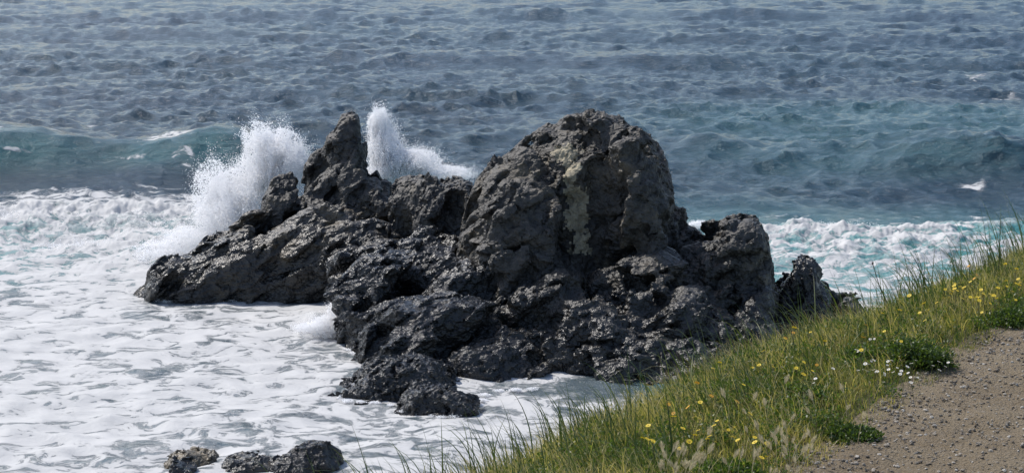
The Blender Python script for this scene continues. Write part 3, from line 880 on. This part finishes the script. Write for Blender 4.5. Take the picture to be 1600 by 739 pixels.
# ------------------------------------------------------------------ grass
def blades(name, x, y, L, W, lean, curl, az, tint, mat, label, seg=5, z0=None, cat="grass"):
    n = len(x)
    z = ground_z(x, y) - .01 if z0 is None else z0
    P = np.stack([x, y, z], 1)
    d = np.stack([np.cos(az), np.sin(az)], 1)
    wa = az + np.pi / 2 + rng.normal(0, .7, n)
    wd = np.stack([np.cos(wa), np.sin(wa), 0 * wa], 1)
    Vs = []
    ang = lean.copy()
    pt = P.copy()
    for s in range(seg + 1):
        u = s / seg
        hw = W * (1 - u ** 1.6) * .5
        if s < seg:
            Vs.append(pt - wd * hw[:, None]); Vs.append(pt + wd * hw[:, None])
        else:
            Vs.append(pt)
        stp = L / seg
        pt = pt + np.stack([d[:, 0] * np.sin(ang) * stp, d[:, 1] * np.sin(ang) * stp, np.cos(ang) * stp], 1)
        ang = ang + curl / seg * (0.4 + 1.6 * u)
    V = np.stack(Vs, 1)
    k = 2 * seg + 1
    F = []
    for s in range(seg - 1):
        F.append((2 * s, 2 * s + 1, 2 * s + 3)); F.append((2 * s, 2 * s + 3, 2 * s + 2))
    F.append((2 * seg - 2, 2 * seg - 1, 2 * seg))
    F = (np.array(F)[None] + k * np.arange(n)[:, None, None]).reshape(-1, 3)
    o = mesh_np(name, V.reshape(-1, 3), F, mat, True, {"tint": np.repeat(tint, k)})
    tag(o, label, cat, None, "stuff")
    return o

def scatter(n, t0, t1, y0=8.6, y1=19.5, bias=None, seed=0, clump=0.0):
    r = np.random.default_rng(seed)
    y = r.uniform(y0, y1, n * 3); t = r.uniform(t0, t1, n * 3)
    x = np.interp(y, EY, EX) - t / .87
    P = np.stack([x, y, 0 * x], 1)
    k = r.random(n * 3) < np.clip(.6 + clump * vnoise(P * 1.6, seed + 1) + clump * .6 * vnoise(P * 5, seed + 2), .02, 1)
    if bias is not None: k &= bias(x, y, t, r)
    return x[k][:n], y[k][:n], t[k][:n], r

M_GRASS = mat_leaf("green_grass", [(0, (.035, .058, .014)), (.35, (.095, .128, .028)), (.58, (.20, .205, .055)), (.78, (.34, .29, .12)), (1, (.48, .40, .23))], .45)
M_TALL = mat_leaf("tall_grass", [(0, (.030, .055, .018)), (.5, (.065, .100, .030)), (.85, (.13, .15, .05)), (1, (.30, .26, .12))], .28)
M_LEAF = mat_leaf("leafy_green", [(0, (.020, .045, .010)), (.5, (.060, .105, .020)), (1, (.13, .18, .04))], .4)

def tinter(x, y, t, r, dry):
    P = np.stack([x, y, 0 * x], 1)
    return np.clip(.54 + dry + .38 * vnoise(P * .9, 400) + .30 * vnoise(P * 2.6, 401) + r.normal(0, .22, len(x)), 0, 1)

# short turf close to the path
x, y, t, r = scatter(60000, -.06, 1.7, seed=51, clump=.5)
P_ = np.stack([x, y, 0 * x], 1)
fr = sstep(-.08, .30, t + .12 * vnoise(P_ * 2.5, 55))
L = (.05 + .12 * r.random(len(x))) * (.35 + .65 * fr)
blades("short_grass", x, y, L, r.uniform(.003, .006, len(x)), r.uniform(0, .7, len(x)), r.uniform(.2, 1.4, len(x)), r.uniform(0, 6.28, len(x)),
       tinter(x, y, t, r, -.06), M_GRASS, "short green turf between the path and the long grass", 4)
# knee-high meadow grass
x, y, t, r = scatter(62000, .22, 4.2, seed=61, clump=.7)
L = .08 + .17 * r.random(len(x)) ** 1.6
L = L * (.55 + .45 * sstep(.2, .9, t))
az = r.normal(math.pi * .95, 1.3, len(x))
blades("meadow_grass", x, y, L, r.uniform(.003, .0065, len(x)), r.uniform(0, .9, len(x)), r.uniform(.3, 3.4, len(x)), az,
       tinter(x, y, t, r, .06), M_GRASS, "thick green and straw coloured meadow grass covering the bank", 5)
# straw stalks
x, y, t, r = scatter(17000, .2, 3.0, seed=71, clump=1.1)
L = .12 + .2 * r.random(len(x))
blades("dry_grass", x, y, L, r.uniform(.003, .0055, len(x)), r.uniform(0, .5, len(x)), r.uniform(.4, 2.6, len(x)), r.normal(math.pi * .9, 1.0, len(x)),
       np.clip(.85 + r.normal(0, .1, len(x)), 0, 1), M_GRASS, "dry straw coloured stalks among the green grass", 6)
# tall reedy blades on the seaward edge
x, y, t, r = scatter(4200, .55, 3.4, seed=81, clump=1.6)
L = (.20 + .40 * r.random(len(x)) ** 1.3) * (1 + .35 * sstep(14.5, 16.5, y))
blades("tall_grass", x, y, L, r.uniform(.006, .012, len(x)), r.uniform(0, .45, len(x)), r.uniform(.2, 2.4, len(x)), r.normal(math.pi, .8, len(x)),
       np.clip(r.normal(.4, .25, len(x)), 0, 1), M_TALL, "tall arching grass blades on the seaward edge of the bank", 9)

# leafy ground cover
def leaves(C, size, n_each, spread, seed):
    """small oval leaves round centre points -> V, F, tint"""
    r = np.random.default_rng(seed)
    n = len(C) * n_each
    ctr = np.repeat(C, n_each, 0)
    g = r.normal(size=(n, 3)); g /= np.linalg.norm(g, axis=1, keepdims=True)
    g[:, 2] = np.abs(g[:, 2])
    rr = r.random((n, 1)) ** .45
    p = ctr + g * rr * spread
    a = g * .6 + r.normal(size=(n, 3)) * .6; a /= np.linalg.norm(a, axis=1, keepdims=True)
    b = np.cross(a, r.normal(size=(n, 3))); b /= np.linalg.norm(b, axis=1, keepdims=True)
    s = (size * r.uniform(.6, 1.4, n))[:, None]
    V = np.stack([p, p + a * s * .5 + b * s * .28, p + a * s, p + a * s * .5 - b * s * .28], 1).reshape(-1, 3)
    F = np.arange(4 * n).reshape(-1, 4)
    tint = np.repeat(np.clip(.45 + r.normal(0, .2, n), 0, 1), 4)
    return V, F, tint
x, y, t, r = scatter(3200, .08, 1.5, seed=91, clump=2.2)
z = ground_z(x, y)
V, F, tt = leaves(np.stack([x, y, z], 1), .021, 36, np.array([.07, .07, .13]), 92)
o = mesh_np("ground_cover", V, F, M_LEAF, False, {"tint": tt})
tag(o, "low feathery green plants matting the bank beside the path", "ground cover", None, "stuff")

# shrubs: stem + foliage
def shrub(px, py, rx, rz, n, seed, label, mat=M_LEAF):
    gx, gy = on_level(px, py, GZ + .1)
    gx, gy = float(gx), float(gy)
    gz = float(ground_z(np.array([gx]), np.array([gy]))[0])
    e = bpy.data.objects.new("shrub", None); e.location = (gx, gy, gz); COL.objects.link(e)
    tag(e, label, "shrub")
    r = np.random.default_rng(seed)
    k = 60
    g = r.normal(size=(k, 3)); g /= np.linalg.norm(g, axis=1, keepdims=True); g[:, 2] = np.abs(g[:, 2])
    C = g * (r.random((k, 1)) ** .5) * np.array([rx, rx * .8, rz])
    V, F, tt = leaves(C, .024, n // k, np.array([rx * .35, rx * .35, rz * .35]), seed + 1)
    V[:, 2] = np.maximum(V[:, 2], .005)
    mesh_np("foliage", V, F, mat, False, {"tint": tt}, e)
    # branching stems
    SV, SF = [], []
    for c_ in C[:24]:
        a0 = np.array([0, 0, -.02]); b0 = c_
        for s in range(5):
            pass
        m = (a0 + b0) / 2 + np.array([0, 0, .03])
        for (u0, u1, w0, w1) in ((a0, m, .005, .0035), (m, b0, .0035, .0015)):
            base = len(SV)
            dd = (u1 - u0) / np.linalg.norm(u1 - u0)
            s1 = np.cross(dd, (0, 1, .3)); s1 /= np.linalg.norm(s1); s2 = np.cross(dd, s1)
            for (pt, ww) in ((u0, w0), (u1, w1)):
                for q in range(4):
                    an = q * math.pi / 2
                    SV.append(pt + (s1 * math.cos(an) + s2 * math.sin(an)) * ww)
            for q in range(4):
                SF.append((base + q, base + (q + 1) % 4, base + 4 + (q + 1) % 4, base + 4 + q))
    mesh_np("stem", np.array(SV), np.array(SF), M_STEM, True, None, e)
M_STEM = mat_plain("plant_stem", (.08, .10, .03), (.14, .12, .05), 30)
M_DARKLEAF = mat_leaf("dark_leaf", [(0, (.020, .042, .010)), (.5, (.050, .085, .018)), (1, (.11, .15, .035))], .35)
shrub(1432, 552, .24, .15, 6200, 501, "dark green bushy plant beside the path, largest of the low bushes", M_DARKLEAF)
shrub(1345, 556, .17, .13, 4200, 502, "bright green leafy plant just left of the dark bush")
shrub(1250, 610, .20, .10, 4600, 503, "low spreading light green plant on the middle of the bank with daisies around")
shrub(1130, 728, .22, .10, 5000, 504, "low leafy green plant at the bottom edge of the bank")
shrub(1325, 662, .18, .07, 3400, 505, "dark green tuft overhanging the path edge", M_DARKLEAF)
shrub(1570, 488, .22, .09, 4600, 506, "green leafy plant at the right edge of the photo above the path", M_DARKLEAF)

# ------------------------------------------------------------------ flowers and seed heads
M_YEL = mat_plain("yellow_petal", (.72, .50, .02), (.80, .62, .04), 40, .6, .3)
M_ORA = mat_plain("orange_petal", (.62, .27, .02), (.70, .36, .03), 40, .6, .3)
M_WHT = mat_plain("white_petal", (.75, .76, .74), (.82, .82, .80), 40, .6, .3)
M_CEN = mat_plain("flower_centre", (.45, .28, .02), (.60, .42, .03), 60, .8)
M_SEED = mat_plain("seed_head", (.50, .43, .28), (.66, .60, .42), 60, .8, .45)
M_DRY = mat_plain("dry_head", (.06, .05, .035), (.10, .08, .05), 60, .9)

def tube(p0, p1, r0, r1, k=4):
    p0, p1 = np.array(p0, float), np.array(p1, float)
    d = (p1 - p0) / np.linalg.norm(p1 - p0)
    s1 = np.cross(d, (.1, 1, .2)); s1 /= np.linalg.norm(s1); s2 = np.cross(d, s1)
    V = [p + (s1 * math.cos(q * 2 * math.pi / k) + s2 * math.sin(q * 2 * math.pi / k)) * rr for p, rr in ((p0, r0), (p1, r1)) for q in range(k)]
    F = [(q, (q + 1) % k, k + (q + 1) % k, k + q) for q in range(k)]
    return V, F

def flower_proto(name, petal_mat, n_pet, rad, Ls, tilt):
    e = bpy.data.objects.new(name, None); COL.objects.link(e)
    top = np.array([.02, 0, Ls])
    V, F = [], []
    for a, b in (((0, 0, -.02), (.008, 0, Ls * .5)), ((.008, 0, Ls * .5), tuple(top))):
        v, f = tube(a, b, .0018, .0014); k = len(V); V += v; F += [tuple(q + k for q in ff) for ff in f]
    st = mesh_np("stem", np.array(V), np.array(F), M_STEM, True, None, e)
    V, F = [], []
    ct, stl = math.cos(tilt), math.sin(tilt)
    def tf(p): return top + np.array([p[0], p[1] * ct - p[2] * stl, p[1] * stl + p[2] * ct])
    for k in range(n_pet):
        a = 2 * math.pi * k / n_pet
        u = np.array([math.cos(a), math.sin(a), .12]); v = np.array([-math.sin(a), math.cos(a), 0])
        wd = rad * 2.4 / n_pet
        pts = [u * rad * .2, u * rad * .65 + v * wd, u * rad, u * rad * .65 - v * wd]
        b = len(V); V += [tf(p) for p in pts]; F.append((b, b + 1, b + 2, b + 3))
    mesh_np("petals", np.array(V), np.array(F), petal_mat, False, None, e)
    V, F = [tf((0, 0, rad * .28))], []
    for k in range(8):
        a = 2 * math.pi * k / 8
        V.append(tf((math.cos(a) * rad * .3, math.sin(a) * rad * .3, rad * .1)))
    F = [(0, 1 + k, 1 + (k + 1) % 8) for k in range(8)]
    mesh_np("centre", np.array(V), np.array(F), M_CEN, True, None, e)
    return e

def copy_tree(o):
    c = o.copy(); COL.objects.link(c)
    for ch in o.children:
        d = ch.copy(); COL.objects.link(d); d.parent = c
    return c

def place(proto, spots, label, cat, group, smin=.8, smax=1.25, seed=1):
    r = random.Random(seed)
    first = True
    for (px, py, lift) in spots:
        gx, gy = on_level(px, py, GZ + lift)
        gx, gy = float(gx), float(gy)
        gz = float(ground_z(np.array([gx]), np.array([gy]))[0])
        o = proto if first else copy_tree(proto)
        first = False
        o.location = (gx, gy, gz); o.rotation_euler = (r.uniform(-.15, .15), r.uniform(-.15, .15), r.uniform(0, 6.28))
        s = r.uniform(smin, smax); o.scale = (s, s, s)
        tag(o, label, cat, group)

rr_ = random.Random(12)
def near(cx, cy, sx, sy, n, lift=.18):
    return [(cx + rr_.gauss(0, sx), cy + rr_.gauss(0, sy), lift) for _ in range(n)]
yel = near(1508, 466, 24, 12, 26) + near(1575, 448, 22, 14, 26) + near(1460, 480, 25, 8, 6) + near(1290, 545, 40, 14, 10) + near(1190, 600, 40, 20, 9) \
    + near(1100, 680, 45, 22, 16) + near(1180, 690, 40, 20, 8) + near(1400, 520, 40, 14, 6) + near(1020, 700, 30, 14, 5)
wht = near(1385, 570, 30, 10, 16, .14) + near(1340, 545, 26, 10, 9, .14) + near(1400, 590, 24, 8, 10, .12) + near(1260, 590, 30, 18, 6, .14) + near(1450, 570, 20, 6, 6, .1)
ora = near(1080, 650, 40, 26, 7) + near(1310, 540, 50, 16, 5) + near(1545, 440, 30, 10, 4)
place(flower_proto("yellow_flower", M_YEL, 9, .016, .20, -.5), yel, "small yellow daisy like flower among the grass of the bank", "flower", "yellow flowers on the bank", seed=2)
place(flower_proto("white_flower", M_WHT, 10, .013, .11, -.5), wht, "small white daisy on the green bank beside the path", "flower", "white daisies on the bank", seed=3)
place(flower_proto("orange_flower", M_ORA, 8, .016, .20, -.6), ora, "small orange flower among the long grass of the bank", "flower", "orange flowers on the bank", seed=4)

def seed_proto():
    e = bpy.data.objects.new("seed_head_stalk", None); COL.objects.link(e)
    V, F = [], []
    pts = [(0, 0, -.02), (-.005, 0, .09), (-.02, 0, .17), (-.04, 0, .21)]
    for a, b in zip(pts[:-1], pts[1:]):
        v, f = tube(a, b, .0016, .0013); k = len(V); V += v; F += [tuple(q + k for q in ff) for ff in f]
    mesh_np("stalk", np.array(V), np.array(F), M_SEED, True, None, e)
    r = np.random.default_rng(5)
    V, F = [], []
    a0 = np.array(pts[-1]); ax = np.array([-.45, 0, .85]); ax /= np.linalg.norm(ax)
    for k in range(130):
        u = r.random(); rad = .010 * math.sin(math.pi * min(1, u * .85 + .15)) ** .7
        d = r.normal(size=3); d -= ax * (d @ ax); d /= np.linalg.norm(d)
        c = a0 + ax * u * .052 + d * rad * .5
        tip = c + d * rad * 1.5 + ax * .022
        s = np.cross(d, ax) * .0009
        b = len(V); V += [c - s, c + s, tip]; F.append((b, b + 1, b + 2))
    mesh_np("seed_head", np.array(V), np.array(F), M_SEED, False, None, e)
    return e
sh = near(1060, 722, 22, 16, 22, .24) + near(1240, 690, 24, 18, 20, .24) + near(1160, 700, 30, 18, 10, .24) + near(1190, 640, 30, 22, 8, .24) + near(1300, 640, 20, 14, 5, .2)
place(seed_proto(), sh, "fluffy pale seed head on a thin stalk in the grass", "grass head", "fluffy seed heads in the grass", .65, 1.1, 9)

# the single dry flower stalk that stands against the surf
gx, gy = on_level(1392, 500, GZ); gx, gy = float(gx), float(gy)
e = bpy.data.objects.new("dry_flower_stalk", None); COL.objects.link(e)
gz = float(ground_z(np.array([gx]), np.array([gy]))[0]); e.location = (gx, gy, gz)
tag(e, "thin dark stalk with one round dry head standing against the surf above the grass", "flower stalk")
pts = [(0, 0, -.03), (-.05, 0, .15), (-.11, 0, .30), (-.155, 0, .44)]
V, F = [], []
for a, b in zip(pts[:-1], pts[1:]):
    v, f = tube(a, b, .003, .0026); k = len(V); V += v; F += [tuple(q + k for q in ff) for ff in f]
mesh_np("stalk", np.array(V), np.array(F), M_DRY, True, None, e)
V, F = [], []
r = np.random.default_rng(8)
for k in range(90):
    d = r.normal(size=3); d /= np.linalg.norm(d)
    s = np.cross(d, (.3, .2, 1)) * .003
    c = np.array(pts[-1]) + d * .004; b = len(V)
    V += [c - s, c + s, c + d * .013]; F.append((b, b + 1, b + 2))
mesh_np("flower_head", np.array(V), np.array(F), M_DRY, False, None, e)
print('script done', time.time() - T00)
